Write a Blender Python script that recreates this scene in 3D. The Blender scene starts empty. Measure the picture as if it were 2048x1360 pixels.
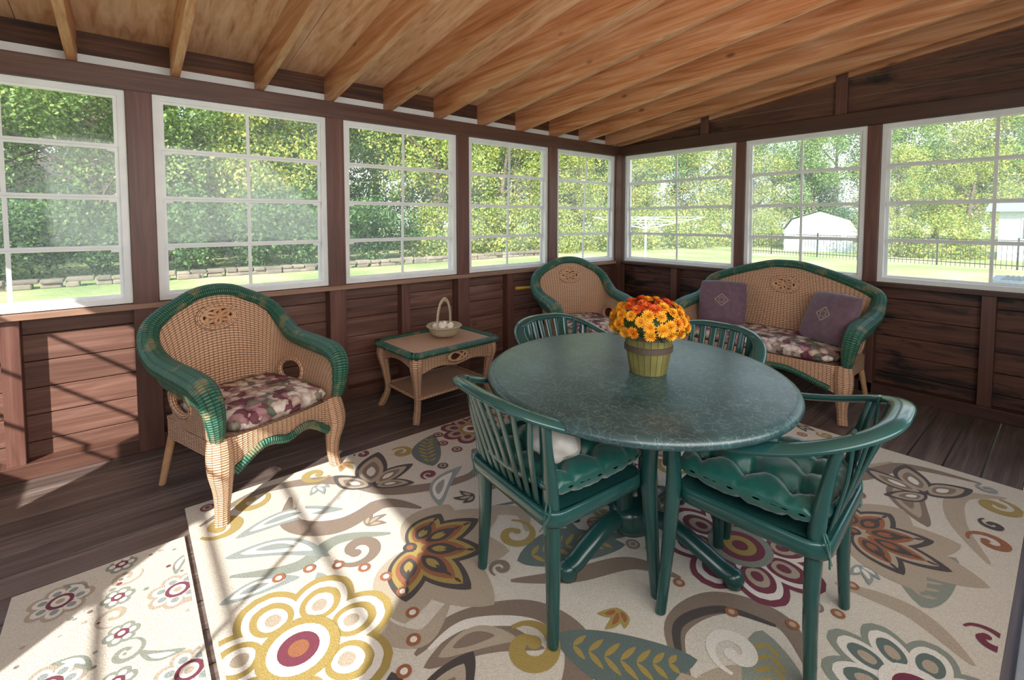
import bpy, math, random
from mathutils import Vector, Matrix
R=random.Random(7)
S=bpy.context.scene
S.view_settings.view_transform='Standard'
S.view_settings.exposure=.48
COL=bpy.context.collection
pi=math.pi
def lin(h):
    h=h.lstrip('#'); c=[int(h[i:i+2],16)/255 for i in (0,2,4)]
    return tuple([(x/12.92 if x<=.04045 else ((x+.055)/1.055)**2.4) for x in c]+[1])
# ---------------------------------------------------------------- materials
class NT:
    def __init__(s,name):
        s.m=bpy.data.materials.new(name); s.m.use_nodes=True; s.t=s.m.node_tree
        s.b=s.t.nodes['Principled BSDF']; s.out=s.t.nodes['Material Output']
    def n(s,ty,**k):
        x=s.t.nodes.new(ty)
        for a,b in k.items(): setattr(x,a,b)
        return x
    def l(s,a,b): s.t.links.new(a,b)
    def math(s,op,a,b=None,c=None):
        x=s.n('ShaderNodeMath',operation=op)
        for i,q in enumerate((a,b,c)):
            if q is None: continue
            if isinstance(q,(int,float)): x.inputs[i].default_value=q
            else: s.l(q,x.inputs[i])
        return x.outputs[0]
    def ramp(s,fac,stops,interp='LINEAR'):
        x=s.n('ShaderNodeValToRGB'); x.color_ramp.interpolation=interp
        e=x.color_ramp.elements
        while len(e)<len(stops): e.new(.5)
        for i,(p,c) in enumerate(stops): e[i].position=p; e[i].color=lin(c) if isinstance(c,str) else c
        s.l(fac,x.inputs[0]); return x.outputs[0]
    def noise(s,vec,scale,detail=3,rough=.5,dist=0):
        x=s.n('ShaderNodeTexNoise'); x.inputs['Scale'].default_value=scale; x.inputs['Detail'].default_value=detail
        x.inputs['Roughness'].default_value=rough; x.inputs['Distortion'].default_value=dist
        if vec: s.l(vec,x.inputs['Vector'])
        return x
    def coord(s,which='Object',scale=(1,1,1)):
        c=s.n('ShaderNodeTexCoord'); m=s.n('ShaderNodeMapping'); m.inputs['Scale'].default_value=scale
        s.l(c.outputs[which],m.inputs[0]); return m.outputs[0]
    def bump(s,h,st=.3,d=.01):
        x=s.n('ShaderNodeBump'); x.inputs['Strength'].default_value=st; x.inputs['Distance'].default_value=d
        s.l(h,x.inputs['Height']); s.l(x.outputs[0],s.b.inputs['Normal'])
    def mix(s,f,a,b,bl='MIX'):
        x=s.n('ShaderNodeMix',data_type='RGBA',blend_type=bl)
        for i,q in ((0,f),(6,a),(7,b)):
            if isinstance(q,(int,float,tuple)): x.inputs[i].default_value=q
            elif isinstance(q,str): x.inputs[i].default_value=lin(q)
            else: s.l(q,x.inputs[i])
        return x.outputs[2]
    def island(s,col,amt=.5):
        g=s.n('ShaderNodeNewGeometry'); h=s.n('ShaderNodeHueSaturation')
        v=s.math('MULTIPLY_ADD',g.outputs['Random Per Island'],amt,1-amt/2)
        s.l(v,h.inputs['Value']); s.l(col,h.inputs['Color']); return h.outputs[0]
def plain(name,c,rough=.5,c2=None,scale=30,bump=0,metal=0,island=0,coat=0,sheen=0):
    n=NT(name); v=n.coord(); ns=n.noise(v,scale)
    col=n.ramp(ns.outputs[0],[(.3,c),(.7,c2 or c)])
    if island: col=n.island(col,island)
    n.l(col,n.b.inputs['Base Color']); n.b.inputs['Roughness'].default_value=rough; n.b.inputs['Metallic'].default_value=metal
    if bump: n.bump(ns.outputs[0],bump,.005)
    if coat: n.b.inputs['Coat Weight'].default_value=coat
    if sheen: n.b.inputs['Sheen Weight'].default_value=sheen
    return n.m
def wood(name,stops,axis='X',rough=.6,isl=.4,fine=22,bump=.25,streak=None,knots=None):
    n=NT(name)
    k=[10,10,10]; k['XYZ'.index(axis)]=.7
    v=n.coord('Object',tuple(k)); ns=n.noise(v,1.6,5,.6,1.2)
    k2=[fine*4]*3; k2['XYZ'.index(axis)]=1.5
    fn=n.noise(n.coord('Object',tuple(k2)),1,3)
    f=n.math('ADD',n.math('MULTIPLY',ns.outputs[0],.7),n.math('MULTIPLY',fn.outputs[0],.3))
    col=n.ramp(f,[(.3+.4*i/(len(stops)-1),c) for i,c in enumerate(stops)])
    if streak:
        k3=[5]*3; k3['XYZ'.index(axis)]=.9
        s3=n.noise(n.coord('Object',tuple(k3)),2.0,5,.65,.8)
        m=n.ramp(s3.outputs[0],[(streak[1],'#000000'),(streak[2],'#ffffff')])
        col=n.mix(m,col,streak[0])
    if knots:
        k4=[7]*3; k4['XYZ'.index(axis)]=3.2
        vo=n.n('ShaderNodeTexVoronoi'); vo.inputs['Scale'].default_value=1; n.l(n.coord('Object',tuple(k4)),vo.inputs['Vector'])
        m=n.ramp(vo.outputs['Distance'],[(.06,'#ffffff'),(.14,'#000000')]); col=n.mix(n.math('MULTIPLY',m,.75),col,knots)
    if isl: col=n.island(col,isl)
    n.l(col,n.b.inputs['Base Color']); n.b.inputs['Roughness'].default_value=rough
    n.bump(fn.outputs[0],bump,.004); return n.m
def wicker(name,hi,lo,alt=None,fu=22,fv=120,swap=False):
    # woven reed: strands run along U, alternate over/under from row to row
    n=NT(name); c=n.n('ShaderNodeTexCoord'); sp=n.n('ShaderNodeSeparateXYZ'); n.l(c.outputs['UV'],sp.inputs[0])
    U,V=sp.outputs[0],sp.outputs[1]
    if swap: U,V=V,U
    row=n.math('FLOOR',n.math('MULTIPLY',V,fv)); par=n.math('MODULO',row,2)
    sh=n.math('SINE',n.math('ADD',n.math('MULTIPLY',U,fu*2*pi),n.math('MULTIPLY',par,pi)))
    over=n.math('MULTIPLY_ADD',sh,.5,.5)
    rib=n.math('POWER',n.math('ABSOLUTE',n.math('SINE',n.math('MULTIPLY',U,fu*2*pi))),.5)
    rnd=n.math('SINE',n.math('MULTIPLY',n.math('FRACT',n.math('MULTIPLY',V,fv)),pi))
    h=n.math('MULTIPLY',n.math('POWER',rnd,.6),n.math('ADD',n.math('MULTIPLY',over,.35),n.math('MULTIPLY',rib,.65)))
    col=n.ramp(h,[(.12,lo),(.62,hi)])
    if alt:
        ns=n.noise(n.coord(),14,2); m=n.ramp(ns.outputs[0],[(.56,'#000000'),(.68,'#ffffff')])
        col=n.mix(n.math('MULTIPLY',m,.45),col,alt)
    n.l(col,n.b.inputs['Base Color']); n.b.inputs['Roughness'].default_value=.45
    n.bump(h,1.0,.006); return n.m
WH='#eceeec'
m_white=plain('vinyl_white',WH,.35,'#dfe3e2',8)
m_soffit=plain('white_soffit','#d8dad8',.6)
m_floor=wood('deck_boards',['#3d322e','#61524c','#80736d'],'X',.42,.35,20,.35)
m_side=wood('siding_redbrown',['#4c3027','#69473a','#846256'],'X',.6,.3,20,.35,knots='#38211a')
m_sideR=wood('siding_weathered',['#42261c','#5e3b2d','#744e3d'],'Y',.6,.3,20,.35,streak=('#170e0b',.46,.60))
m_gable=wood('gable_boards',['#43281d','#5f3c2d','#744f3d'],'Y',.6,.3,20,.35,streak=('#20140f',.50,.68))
m_post=wood('post_brown',['#4c2f27','#623f35','#765347'],'Z',.45,.12,20,.2)
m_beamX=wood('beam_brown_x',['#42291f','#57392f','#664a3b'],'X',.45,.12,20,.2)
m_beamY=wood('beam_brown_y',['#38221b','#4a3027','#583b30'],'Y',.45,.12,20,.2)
m_raft=wood('rafter_cedar',['#8c5232','#b77950','#cb956e','#dcb08c'],'Y',.5,.3,16,.3,knots='#66381f')
m_ply=wood('roof_plywood',['#a06c48','#c9976c','#dab08a','#e5c4a2'],'Y',.55,.2,10,.2)
m_dark=wood('stained_dark',['#1c110b','#4a2c1a','#7a4a28'],'X',.7,.4,16,.2)
m_sill=wood('sill_tan',['#765848','#92705c','#a6856e'],'X',.55,.1,16,.2)
m_wick=wicker('wicker_tan','#e4b998','#7e5438')
m_wickl=wicker('wicker_tan_wrapped','#e2b796','#7e5438',None,20,110,True)
m_wickg=wicker('wicker_green','#34705a','#143228','#a58d60',22,95,True)
m_wickw=wicker('wicker_cream','#ead9ba','#8f7448',None,60,110)
m_pole=plain('cane_pole','#d8ad86',.4,'#b88a62',12)
m_plastic=plain('green_resin','#23504e',.24,'#1f4947',6,coat=.3)
m_satin=plain('teal_satin','#0a5048',.36,'#0d5a50',40,.15,sheen=.4)
m_metalg=plain('green_powdercoat','#1f4a48',.28,'#1b4240',8,coat=.2)
def marble():
    n=NT('green_marble_top'); v=n.coord(); d=n.noise(v,9,4)
    w=n.n('ShaderNodeVectorMath',operation='MULTIPLY_ADD'); n.l(d.outputs['Color'],w.inputs[0]); w.inputs[1].default_value=(.28,.28,.28); n.l(v,w.inputs[2])
    vo=n.n('ShaderNodeTexVoronoi',feature='DISTANCE_TO_EDGE'); vo.inputs['Scale'].default_value=22; n.l(w.outputs[0],vo.inputs['Vector'])
    ve=n.ramp(vo.outputs['Distance'],[(0,'#ffffff'),(.05,'#000000')])
    base=n.ramp(d.outputs[0],[(.3,'#233d41'),(.6,'#2d4c50'),(.8,'#395b5d')])
    n.l(n.mix(n.math('MULTIPLY',ve,.24),base,'#93b2ac'),n.b.inputs['Base Color'])
    n.b.inputs['Roughness'].default_value=.33; n.b.inputs['Specular IOR Level'].default_value=.85; return n.m
m_marble=marble()
def floral():
    n=NT('floral_fabric'); v=n.coord(); d=n.noise(v,16,3)
    w=n.n('ShaderNodeVectorMath',operation='MULTIPLY_ADD'); n.l(d.outputs['Color'],w.inputs[0]); w.inputs[1].default_value=(.09,.09,.09); n.l(v,w.inputs[2])
    vo=n.n('ShaderNodeTexVoronoi'); vo.inputs['Scale'].default_value=21; n.l(w.outputs[0],vo.inputs['Vector'])
    sp=n.n('ShaderNodeSeparateColor'); n.l(vo.outputs['Color'],sp.inputs[0])
    c=n.ramp(sp.outputs[0],[(0,'#7a4654'),(.18,'#d3c1b0'),(.34,'#e4d9cf'),(.54,'#6d7966'),(.64,'#b28a8e'),(.78,'#8e8a7c'),(.88,'#e6dcd3')],'CONSTANT')
    r=n.ramp(vo.outputs['Distance'],[(.3,'#ffffff'),(.75,'#9a7a7a')])
    n.l(n.mix(.8,c,r,'MULTIPLY'),n.b.inputs['Base Color']); n.b.inputs['Roughness'].default_value=.8; return n.m
m_floral=floral()
m_purple=plain('plum_velvet','#735a68',.75,'#624a58',25,.2,sheen=.3)
m_taupe=plain('pillow_emblem','#a7988f',.8)
def glass():
    n=NT('vinyl_glazing')
    tr=n.n('ShaderNodeBsdfTransparent'); tr.inputs[0].default_value=(.96,.97,.97,1)
    gl=n.n('ShaderNodeBsdfGlossy'); gl.inputs['Roughness'].default_value=.06
    df=n.n('ShaderNodeBsdfTranslucent'); df.inputs[0].default_value=(.92,.95,.95,1)
    ns=n.noise(n.coord(),120,4); n2=n.noise(n.coord(),2.2,3)
    hz=n.math('MULTIPLY',n.ramp(ns.outputs[0],[(.40,(.10,.10,.10,1)),(.72,(.32,.32,.32,1))]),n.ramp(n2.outputs[0],[(.35,(.5,.5,.5,1)),(.65,(1,1,1,1))]))
    m1=n.n('ShaderNodeMixShader'); m1.inputs[0].default_value=.04; n.l(tr.outputs[0],m1.inputs[1]); n.l(gl.outputs[0],m1.inputs[2])
    m2=n.n('ShaderNodeMixShader'); n.l(hz,m2.inputs[0]); n.l(m1.outputs[0],m2.inputs[1]); n.l(df.outputs[0],m2.inputs[2])
    n.l(m2.outputs[0],n.out.inputs[0]); return n.m
m_glass=glass()
# ---------------------------------------------------------------- mesh builder
def cr(P,n=6,closed=False):
    P=[tuple(p) for p in P]; N=len(P); out=[]
    rng=N if closed else N-1
    for i in range(rng):
        if closed: a,b,c,d=P[(i-1)%N],P[i],P[(i+1)%N],P[(i+2)%N]
        else: a,b,c,d=P[max(i-1,0)],P[i],P[i+1],P[min(i+2,N-1)]
        for k in range(n):
            t=k/n
            out.append(tuple(.5*((2*q)+(r-p)*t+(2*p-5*q+4*r-s)*t*t+(3*q-p-3*r+s)*t**3) for p,q,r,s in zip(a,b,c,d)))
    if not closed: out.append(P[-1])
    return out
class MB:
    def __init__(s): s.v=[];s.f=[];s.mi=[];s.uv=[]
    def add(s,vs,fs,m=0,uvs=None):
        o=len(s.v); s.v+=[tuple(v) for v in vs]
        for i,f in enumerate(fs):
            s.f.append([o+j for j in f]); s.mi.append(m); s.uv.append(uvs[i] if uvs else [(vs[j][0],vs[j][1]) for j in f])
    def box(s,a,b,m=0,M=None):
        x0,y0,z0=a;x1,y1,z1=b
        v=[Vector(p) for p in ((x0,y0,z0),(x1,y0,z0),(x1,y1,z0),(x0,y1,z0),(x0,y0,z1),(x1,y0,z1),(x1,y1,z1),(x0,y1,z1))]
        if M: v=[M@p for p in v]
        s.add(v,[(0,3,2,1),(4,5,6,7),(0,1,5,4),(1,2,6,5),(2,3,7,6),(3,0,4,7)],m)
    def grid(s,P,m=0,cu=False,cv=False,skip=None,flip=False):
        nu=len(P);nv=len(P[0]); V=[Vector(p) for r in P for p in r]
        us=[0];vs=[0]
        for i in range(1,nu+1):
            us.append(us[-1]+sum((V[(i%nu)*nv+j]-V[(i-1)*nv+j]).length for j in range(nv))/nv)
        for j in range(1,nv+1):
            vs.append(vs[-1]+sum((V[i*nv+j%nv]-V[i*nv+j-1]).length for i in range(nu))/nu)
        fs=[];uv=[]
        for i in range(nu if cu else nu-1):
            for j in range(nv if cv else nv-1):
                q=(i*nv+j,((i+1)%nu)*nv+j,((i+1)%nu)*nv+(j+1)%nv,i*nv+(j+1)%nv)
                if skip and skip(sum((V[k] for k in q),Vector())/4): continue
                u=((us[i],vs[j]),(us[i+1],vs[j]),(us[i+1],vs[j+1]),(us[i],vs[j+1]))
                if flip: q=q[::-1];u=u[::-1]
                fs.append(q);uv.append(u)
        s.add(V,fs,m,uv)
    def tube(s,pts,n=8,m=0,closed=False,up=(0,0,1),sm=5,caps=True):
        # pts: (x,y,z,a[,b]); a = half width sideways, b = half thickness
        P=[(p if len(p)==5 else p+(p[3],)) for p in [tuple(q) for q in pts]]
        if sm>1: P=cr(P,sm,closed)
        N=len(P); C3=[Vector(p[:3]) for p in P]; U=Vector(up); rings=[]
        for i in range(N):
            T=(C3[(i+1)%N]-C3[i-1]) if closed else (C3[min(i+1,N-1)]-C3[max(i-1,0)])
            if T.length<1e-9: T=Vector((0,0,1))
            T.normalize(); X=T.cross(U)
            if X.length<1e-3: X=T.cross(Vector((1,.1,0)))
            X.normalize(); Nn=X.cross(T).normalized(); U=Nn
            a,b=P[i][3],P[i][4]
            rings.append([C3[i]+X*a*math.cos(2*pi*k/n)+Nn*b*math.sin(2*pi*k/n) for k in range(n)])
        s.grid(rings,m,cu=closed,cv=True,flip=True)
        if caps and not closed:
            s.add(rings[0],[tuple(range(n))],m); s.add(rings[-1],[tuple(range(n))[::-1]],m)
    def lathe(s,prof,n=32,c=(0,0,0),m=0,sx=1,sy=1):
        s.grid([[(c[0]+r*sx*math.cos(2*pi*k/n),c[1]+r*sy*math.sin(2*pi*k/n),c[2]+z) for r,z in prof] for k in range(n)],m,cu=True)
    def pillow(s,c,a,b,th,m=0,n=28,pw=4,tufts=(),M=None):
        for sg in (1,-1):
            rows=[]
            for i in range(n+1):
                row=[]
                for j in range(n+1):
                    u=-1+2*i/n; v=-1+2*j/n
                    u=math.sin(u*pi/2);v=math.sin(v*pi/2)
                    k=1-.06*(u*u*v*v)
                    e=max(0,(1-abs(u)**pw)*(1-abs(v)**pw))**.4
                    z=th/2*e*sg
                    for tx,ty in tufts:
                        d=math.hypot(u*a-tx,v*b-ty); z-=sg*th*.42*math.exp(-(d/.030)**2)
                    if tufts:
                        # creases between the buttons
                        cx=min(abs(u*a-t) for t in (-.13,0,.13)); cy=min(abs(v*b-t) for t in (-.13,0,.13))
                        z-=sg*th*.13*(math.exp(-(cx/.012)**2)+math.exp(-(cy/.012)**2))*e
                        z+=sg*.004*math.sin(u*31+v*7)*math.sin(v*27-u*5)*(1-e)
                    p=Vector((u*a*k,v*b*k,z)); p=(M@p) if M else p
                    row.append(p+Vector(c))
                rows.append(row)
            s.grid(rows,m,flip=sg<0)
    def obj(s,name,mats,parent=None,smooth=True,loc=None,rot=None,bevel=0):
        me=bpy.data.meshes.new(name); me.from_pydata(s.v,[],s.f)
        me.polygons.foreach_set('material_index',s.mi)
        ul=me.uv_layers.new(name='UV'); flat=[c for f in s.uv for u in f for c in u]; ul.data.foreach_set('uv',flat)
        for m in (mats if isinstance(mats,(list,tuple)) else [mats]): me.materials.append(m)
        if smooth: me.polygons.foreach_set('use_smooth',[True]*len(me.polygons))
        me.update(); o=bpy.data.objects.new(name,me); COL.objects.link(o)
        if parent: o.parent=parent
        if loc: o.location=loc
        if rot: o.rotation_euler=rot
        if bevel:
            b=o.modifiers.new('b','BEVEL'); b.width=bevel; b.segments=2; b.limit_method='ANGLE'
        return o
def empty(name,loc=(0,0,0),rz=0):
    e=bpy.data.objects.new(name,None); COL.objects.link(e); e.location=loc; e.rotation_euler=(0,0,math.radians(rz)); e.empty_display_size=.1; return e
# ---------------------------------------------------------------- room shell
YW,XW,XL,YF=3.28,4.26,-1.5,-.75
SL=.13; ZR=2.10; RD=.185   # roof slope, rafter underside height at back wall, rafter depth
rz=lambda y: ZR+SL*(YW-y)
ZS,ZT=.84,1.99
b=MB(); y=YF
while y<YW+.15:
    b.box((XL-.1,y,-.04),(XW+.15,min(y+.138,YW+.15),0)); y+=.145
b.obj('floor',m_floor,smooth=False,bevel=.002)
posts=[-2.03,-.975,.08,1.135,2.185,3.235]
b=MB(); z=.02
while z<ZS-.02:
    b.box((XL-.1,YW+.09,z),(XW+.1,YW+.115,min(z+.135,ZS-.02))); z+=.139
b.box((XL-.1,YW+.116,0),(XW+.1,YW+.13,ZS-.01))
b.obj('wall_back',m_side,smooth=False,bevel=.003)
b=MB()
for x in posts[1:]: b.box((x-.058,YW-.005,0),(x+.058,YW+.09,ZT+.01))
b.box((XW-.057,YW-.05,0),(XW+.06,YW+.09,ZT+.01))
b.box((XL-.1,YW-.005,0),(XL,YW+.09,ZT+.01))
for x in (-.45,.61,1.66,2.71,3.75): b.box((x-.035,YW+.012,.07),(x+.035,YW+.09,ZS-.03))
b.obj('trim_1',m_post,smooth=False,bevel=.004)
b=MB(); b.box((XL,YW-.012,ZT),(XW+.05,YW+.1,2.10)); b.box((XL,YW+.0,0),(XW,YW+.09,.08))
b.obj('trim_2',m_beamX,smooth=False,bevel=.004)
b=MB(); b.box((XL,YW-.02,ZS-.035),(XW,YW+.1,ZS-.005)); b.obj('trim_3',m_sill,smooth=False,bevel=.003)
b=MB(); b.box((XL,YW+.07,2.09),(XW+.1,YW+.09,2.16)); b.obj('trim_4',m_soffit,smooth=False)
b=MB(); b.box((XL,YW+.07,2.16),(XW+.1,YW+.09,2.30)); b.obj('trim_5',m_dark,smooth=False)
b=MB(); z=.02
while z<ZS-.02:
    b.box((XW+.09,YF,z),(XW+.115,YW+.1,min(z+.135,ZS-.02))); z+=.139
b.box((XW+.116,YF,0),(XW+.13,YW+.1,ZS-.01))
b.obj('wall_right',m_sideR,smooth=False,bevel=.003)
b=MB(); z=2.09
while z<2.95:
    # gable boards follow the roof slope
    yy=YW-(z+.135-ZR-RD)/SL
    if yy>YF-.6: b.box((XW+.06,YF,z),(XW+.085,min(max(yy+.9,YF+.1),YW+.1),z+.135))
    z+=.139
b.obj('wall_right_gable',m_gable,smooth=False,bevel=.003)
rw=[(1.985,3.205),(1.02,1.905),(-.24,.935)]
b=MB()
for y in (1.945,.9775,-.28): b.box((XW,y-.042,0),(XW+.09,y+.042,ZT))
for y in (2.6,1.46,.346): b.box((XW+.02,y-.035,.07),(XW+.09,y+.035,ZS-.03))
for y in (2.3,1.2,.1): b.box((XW+.015,y-.04,2.09),(XW+.06,y+.04,rz(y)+.12))
b.obj('trim_6',m_post,smooth=False,bevel=.004)
b=MB(); b.box((XW-.01,YF,ZT),(XW+.1,YW,2.10)); b.box((XW,YF,0),(XW+.09,YW,.08)); b.box((XW-.015,YF,ZS-.035),(XW+.1,YW,ZS-.005))
b.obj('trim_7',m_beamY,smooth=False,bevel=.004)
b=MB(); b.box((.6,YF,.001),(3.2,.062,.022)); b.obj('trim_8',plain('threshold_grey','#9aa2ab',.6,'#8a929c',8),smooth=False,bevel=.004)
# left wall: window bays with one solid panel (sun comes in through these)
lw=[(-.55,.92),(1.95,3.12)]
b=MB()
b.box((XL-.12,YF,0),(XL,YW,ZS-.01)); b.box((XL-.12,.92,ZS-.01),(XL,1.95,ZT)); b.box((XL-.12,YF,ZS-.01),(XL,-.55,ZT)); b.box((XL-.12,3.12,ZS-.01),(XL,YW+.1,ZT))
b.box((XL-.12,YF,ZT),(XL,YW+.1,2.75))
b.obj('wall_left',m_side,smooth=False)
b=MB(); b.box((XL-.12,YF-.1,0),(XW+.1,YF,2.9)); b.obj('wall_front',plain('house_siding','#d8d5cf',.7),smooth=False)
def window(i,axis,a0,a1,z0,z1,off):
    """axis 'x': runs along x at y=off ; 'y': runs along y at x=off"""
    e=empty('window_%d'%i)
    f=MB(); g=MB()
    def bx(mb,u0,u1,z0,z1,d0,d1):
        if axis=='x': mb.box((u0,off+d0,z0),(u1,off+d1,z1))
        else: mb.box((off+d0,u0,z0),(off+d1,u1,z1))
    w=.032; a0+=.001; a1-=.001
    bx(f,a0,a1,z1-w,z1-.001,0,.07);bx(f,a0,a1,z0,z0+w,0,.07);bx(f,a0,a0+w,z0+w,z1-w,.0005,.07);bx(f,a1-w,a1,z0+w,z1-w,.0005,.07)
    H=(z1-z0-2*w)/4; c=(a0+a1)/2
    for k in range(4):
        d=.012+.012*(3-k); s0=z0+w+k*H; s1=s0+H; i0=a0+w; i1=a1-w
        bx(f,i0,i1,s1-.013,s1+(.004 if k<3 else 0),d,d+.011); bx(f,i0,i1,s0,s0+.014,d,d+.011)
        bx(f,i0,i0+.018,s0+.014,s1-.013,d+.0005,d+.0105); bx(f,i1-.018,i1,s0+.014,s1-.013,d+.0005,d+.0105)
        bx(f,c-.009,c+.009,s0+.014,s1-.013,d+.001,d+.01)
        if k<3:
            bx(f,i0+.004,i0+.05,s1-.024,s1-.010,d-.006,d+.004); bx(f,i1-.05,i1-.004,s1-.024,s1-.010,d-.006,d+.004)
        gz=(s0+.001,s1-.001); dd=off+d+.0055
        if axis=='x': g.add([(i0,dd,gz[0]),(i1,dd,gz[0]),(i1,dd,gz[1]),(i0,dd,gz[1])],[(0,1,2,3)])
        else: g.add([(dd,i0,gz[0]),(dd,i1,gz[0]),(dd,i1,gz[1]),(dd,i0,gz[1])],[(0,1,2,3)])
    f.obj('frame',m_white,e,False); g.obj('glazing',m_glass,e,False)
n=1
for k in range(len(posts)-1):
    a0,a1=posts[k]+.058,posts[k+1]-.058
    if a0<XL: a0=XL+.01
    window(n,'x',a0,a1,ZS,ZT,YW+.015); n+=1
window(n,'x',posts[-1]+.058,XW-.057,ZS,ZT,YW+.015); n+=1
for a,c in rw: window(n,'y',a,c,ZS,ZT,XW+.015); n+=1
for a,c in lw: window(n,'y',a,c,ZS,ZT,XL-.09); n+=1
def slope_box(mb,x0,x1,h0,h1,m=0,y0=YF,y1=3.75):
    v=[(x0,y0,rz(y0)+h0),(x1,y0,rz(y0)+h0),(x1,y1,rz(y1)+h0),(x0,y1,rz(y1)+h0),(x0,y0,rz(y0)+h1),(x1,y0,rz(y0)+h1),(x1,y1,rz(y1)+h1),(x0,y1,rz(y1)+h1)]
    mb.add(v,[(0,3,2,1),(4,5,6,7),(0,1,5,4),(1,2,6,5),(2,3,7,6),(3,0,4,7)],m)
b=MB()
for k in range(-3,11):
    x=-.18+.43*k; slope_box(b,x-.02,x+.02,.0,RD)
slope_box(b,XW+.02,XW+.058,0,RD)
b.obj('rafters',m_raft,smooth=False,bevel=.003)
b=MB()
for x0,x1 in ((-1.75,-.38),(-.377,.84),(.843,2.06),(2.063,3.28),(3.283,4.6)): slope_box(b,x0,x1,RD+.001,RD+.015)
b.obj('ceiling',m_ply,smooth=False)
b=MB(); slope_box(b,XL-.28,XW+.4,RD+.02,RD+.05); b.obj('roof',m_soffit,smooth=False)
# ---------------------------------------------------------------- rugs
RC=dict(c='#d6cebf',t='#857363',d='#463d3b',y='#a8914a',o='#9a5d36',r='#74253c',g='#8a9184',s='#929b97',G='#5f6f6a',w='#e8e2d7',k='#b3a48f')
keys=list(RC)
def rugmat(nm,c):
    n=NT('rug_'+nm); ns=n.noise(n.coord(),260,2)
    col=n.mix(.3,c,n.ramp(ns.outputs[0],[(.3,'#777777'),(.7,'#ffffff')]),'MULTIPLY')
    n.l(col,n.b.inputs['Base Color']); n.b.inputs['Roughness'].default_value=.95; n.b.inputs['Sheen Weight'].default_value=.15
    n.bump(ns.outputs[0],.6,.004); return n.m
m_rug=[rugmat(k,RC[k]) for k in keys]
class Rug:
    def __init__(s,x0,x1,y0,y1,th=.010): s.b=MB(); s.B=(x0,x1,y0,y1); s.z=th; s.b.box((x0,y0,0),(x1,y1,th),0); s.nz=0; s.occ=[]
    def clip(s,P):
        x0,x1,y0,y1=s.B; m=.012
        def cut(P,f,ip):
            o=[]
            for i in range(len(P)):
                a,c=P[i-1],P[i]
                if f(c):
                    if not f(a): o.append(ip(a,c))
                    o.append(c)
                elif f(a): o.append(ip(a,c))
            return o
        for ax,lim,sg in ((0,x0+m,1),(0,x1-m,-1),(1,y0+m,1),(1,y1-m,-1)):
            f=lambda p:(p[ax]-lim)*sg>=0
            def ip(a,c):
                t=(lim-a[ax])/(c[ax]-a[ax]); return (a[0]+(c[0]-a[0])*t,a[1]+(c[1]-a[1])*t)
            if not P: return P
            P=cut(P,f,ip)
        return P
    def poly(s,P,col,lv):
        P=s.clip(P)
        if len(P)<3: return
        s.occ+=P[::3]; s.occ.append((sum(p[0] for p in P)/len(P),sum(p[1] for p in P)/len(P)))
        s.nz+=1; z=s.z+.0003*lv+s.nz*3e-7
        s.b.add([(x,y,z) for x,y in P],[tuple(range(len(P)))],keys.index(col))
    def petal(s,x,y,a,L,W,cols,lv=1,bend=0,n=22,sharp=.75):
        a=math.radians(a)
        for q,col in enumerate(cols):
            k=1-q/(len(cols)+.15); l=L*k; w=W*k; o=L*(.5*(1-k)*.75)
            L1=[];L2=[]
            for i in range(n+1):
                t=i/n; px=o+l*t; ww=w*math.sin(pi*t**.9)**sharp*.5
                cy=bend*L*math.sin(pi*min(1,px/L))*.5
                L1.append((px,cy+ww));L2.append((px,cy-ww))
            P=L1+L2[::-1][1:-1]
            s.poly([(x+u*math.cos(a)-v*math.sin(a),y+u*math.sin(a)+v*math.cos(a)) for u,v in P],col,lv+q)
    def circ(s,x,y,r,cols,lv=1,n=24,sx=1):
        for q,col in enumerate(cols):
            rr=r*(1-q/len(cols)); s.poly([(x+rr*sx*math.cos(2*pi*i/n),y+rr*math.sin(2*pi*i/n)) for i in range(n)],col,lv+q)
    def ribbon(s,pts,col,lv=1,w0=.02,w1=.05,prof=None):
        P=cr(pts,10); N=len(P)
        for i in range(N-1):
            q=[]
            for j in (i,i+1):
                t=j/(N-1); A=P[max(j-1,0)];B=P[min(j+1,N-1)]; dx,dy=B[0]-A[0],B[1]-A[1]; l=math.hypot(dx,dy) or 1
                w=(w0+(w1-w0)*t) if not prof else prof(t); q.append((P[j][0]-dy/l*w,P[j][1]+dx/l*w,P[j][0]+dy/l*w,P[j][1]-dx/l*w))
            s.poly([(q[0][2],q[0][3]),(q[1][2],q[1][3]),(q[1][0],q[1][1]),(q[0][0],q[0][1])],col,lv)
    def spiral(s,x,y,r,a0,turns,col,lv=1,w=.03,d=1,head=True):
        pts=[]
        for i in range(17):
            t=i/16; rr=r*(.22+.78*t); a=math.radians(a0)+d*turns*2*pi*(t-1); pts.append((x+rr*math.cos(a),y+rr*math.sin(a)))
        s.ribbon(pts,col,lv,prof=lambda t:w*(.25+.75*math.sin(pi*min(1,t*.9+.1))))
        if head: s.circ(pts[0][0],pts[0][1],w*.9,[col],lv)
    def lotus(s,x,y,angs,L,W,cols,lv=3,out='t'):
        for a,l in angs: s.petal(x,y,a,L*l*1.32,W*1.6,['k',out],lv,0)
        for a,l in angs: s.petal(x,y,a,L*l,W,cols,lv+2)
        for a,l in angs:
            for q in (.45,.6,.75):
                ar=math.radians(a); s.petal(x+L*l*q*math.cos(ar),y+L*l*q*math.sin(ar),a,.035,.012,['d'],lv+7)
        s.circ(x,y,W*.18,['d','o'],lv+8)
    def scallop(s,x,y,r,n,cols,core,lv=3):
        for i in range(n):
            a=360*i/n; s.petal(x+r*.25*math.cos(math.radians(a)),y+r*.25*math.sin(math.radians(a)),a,r*.8,r*5.2/n,cols,lv,sharp=.4)
        s.circ(x,y,r*.42,core,lv+len(cols)+1)
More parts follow.
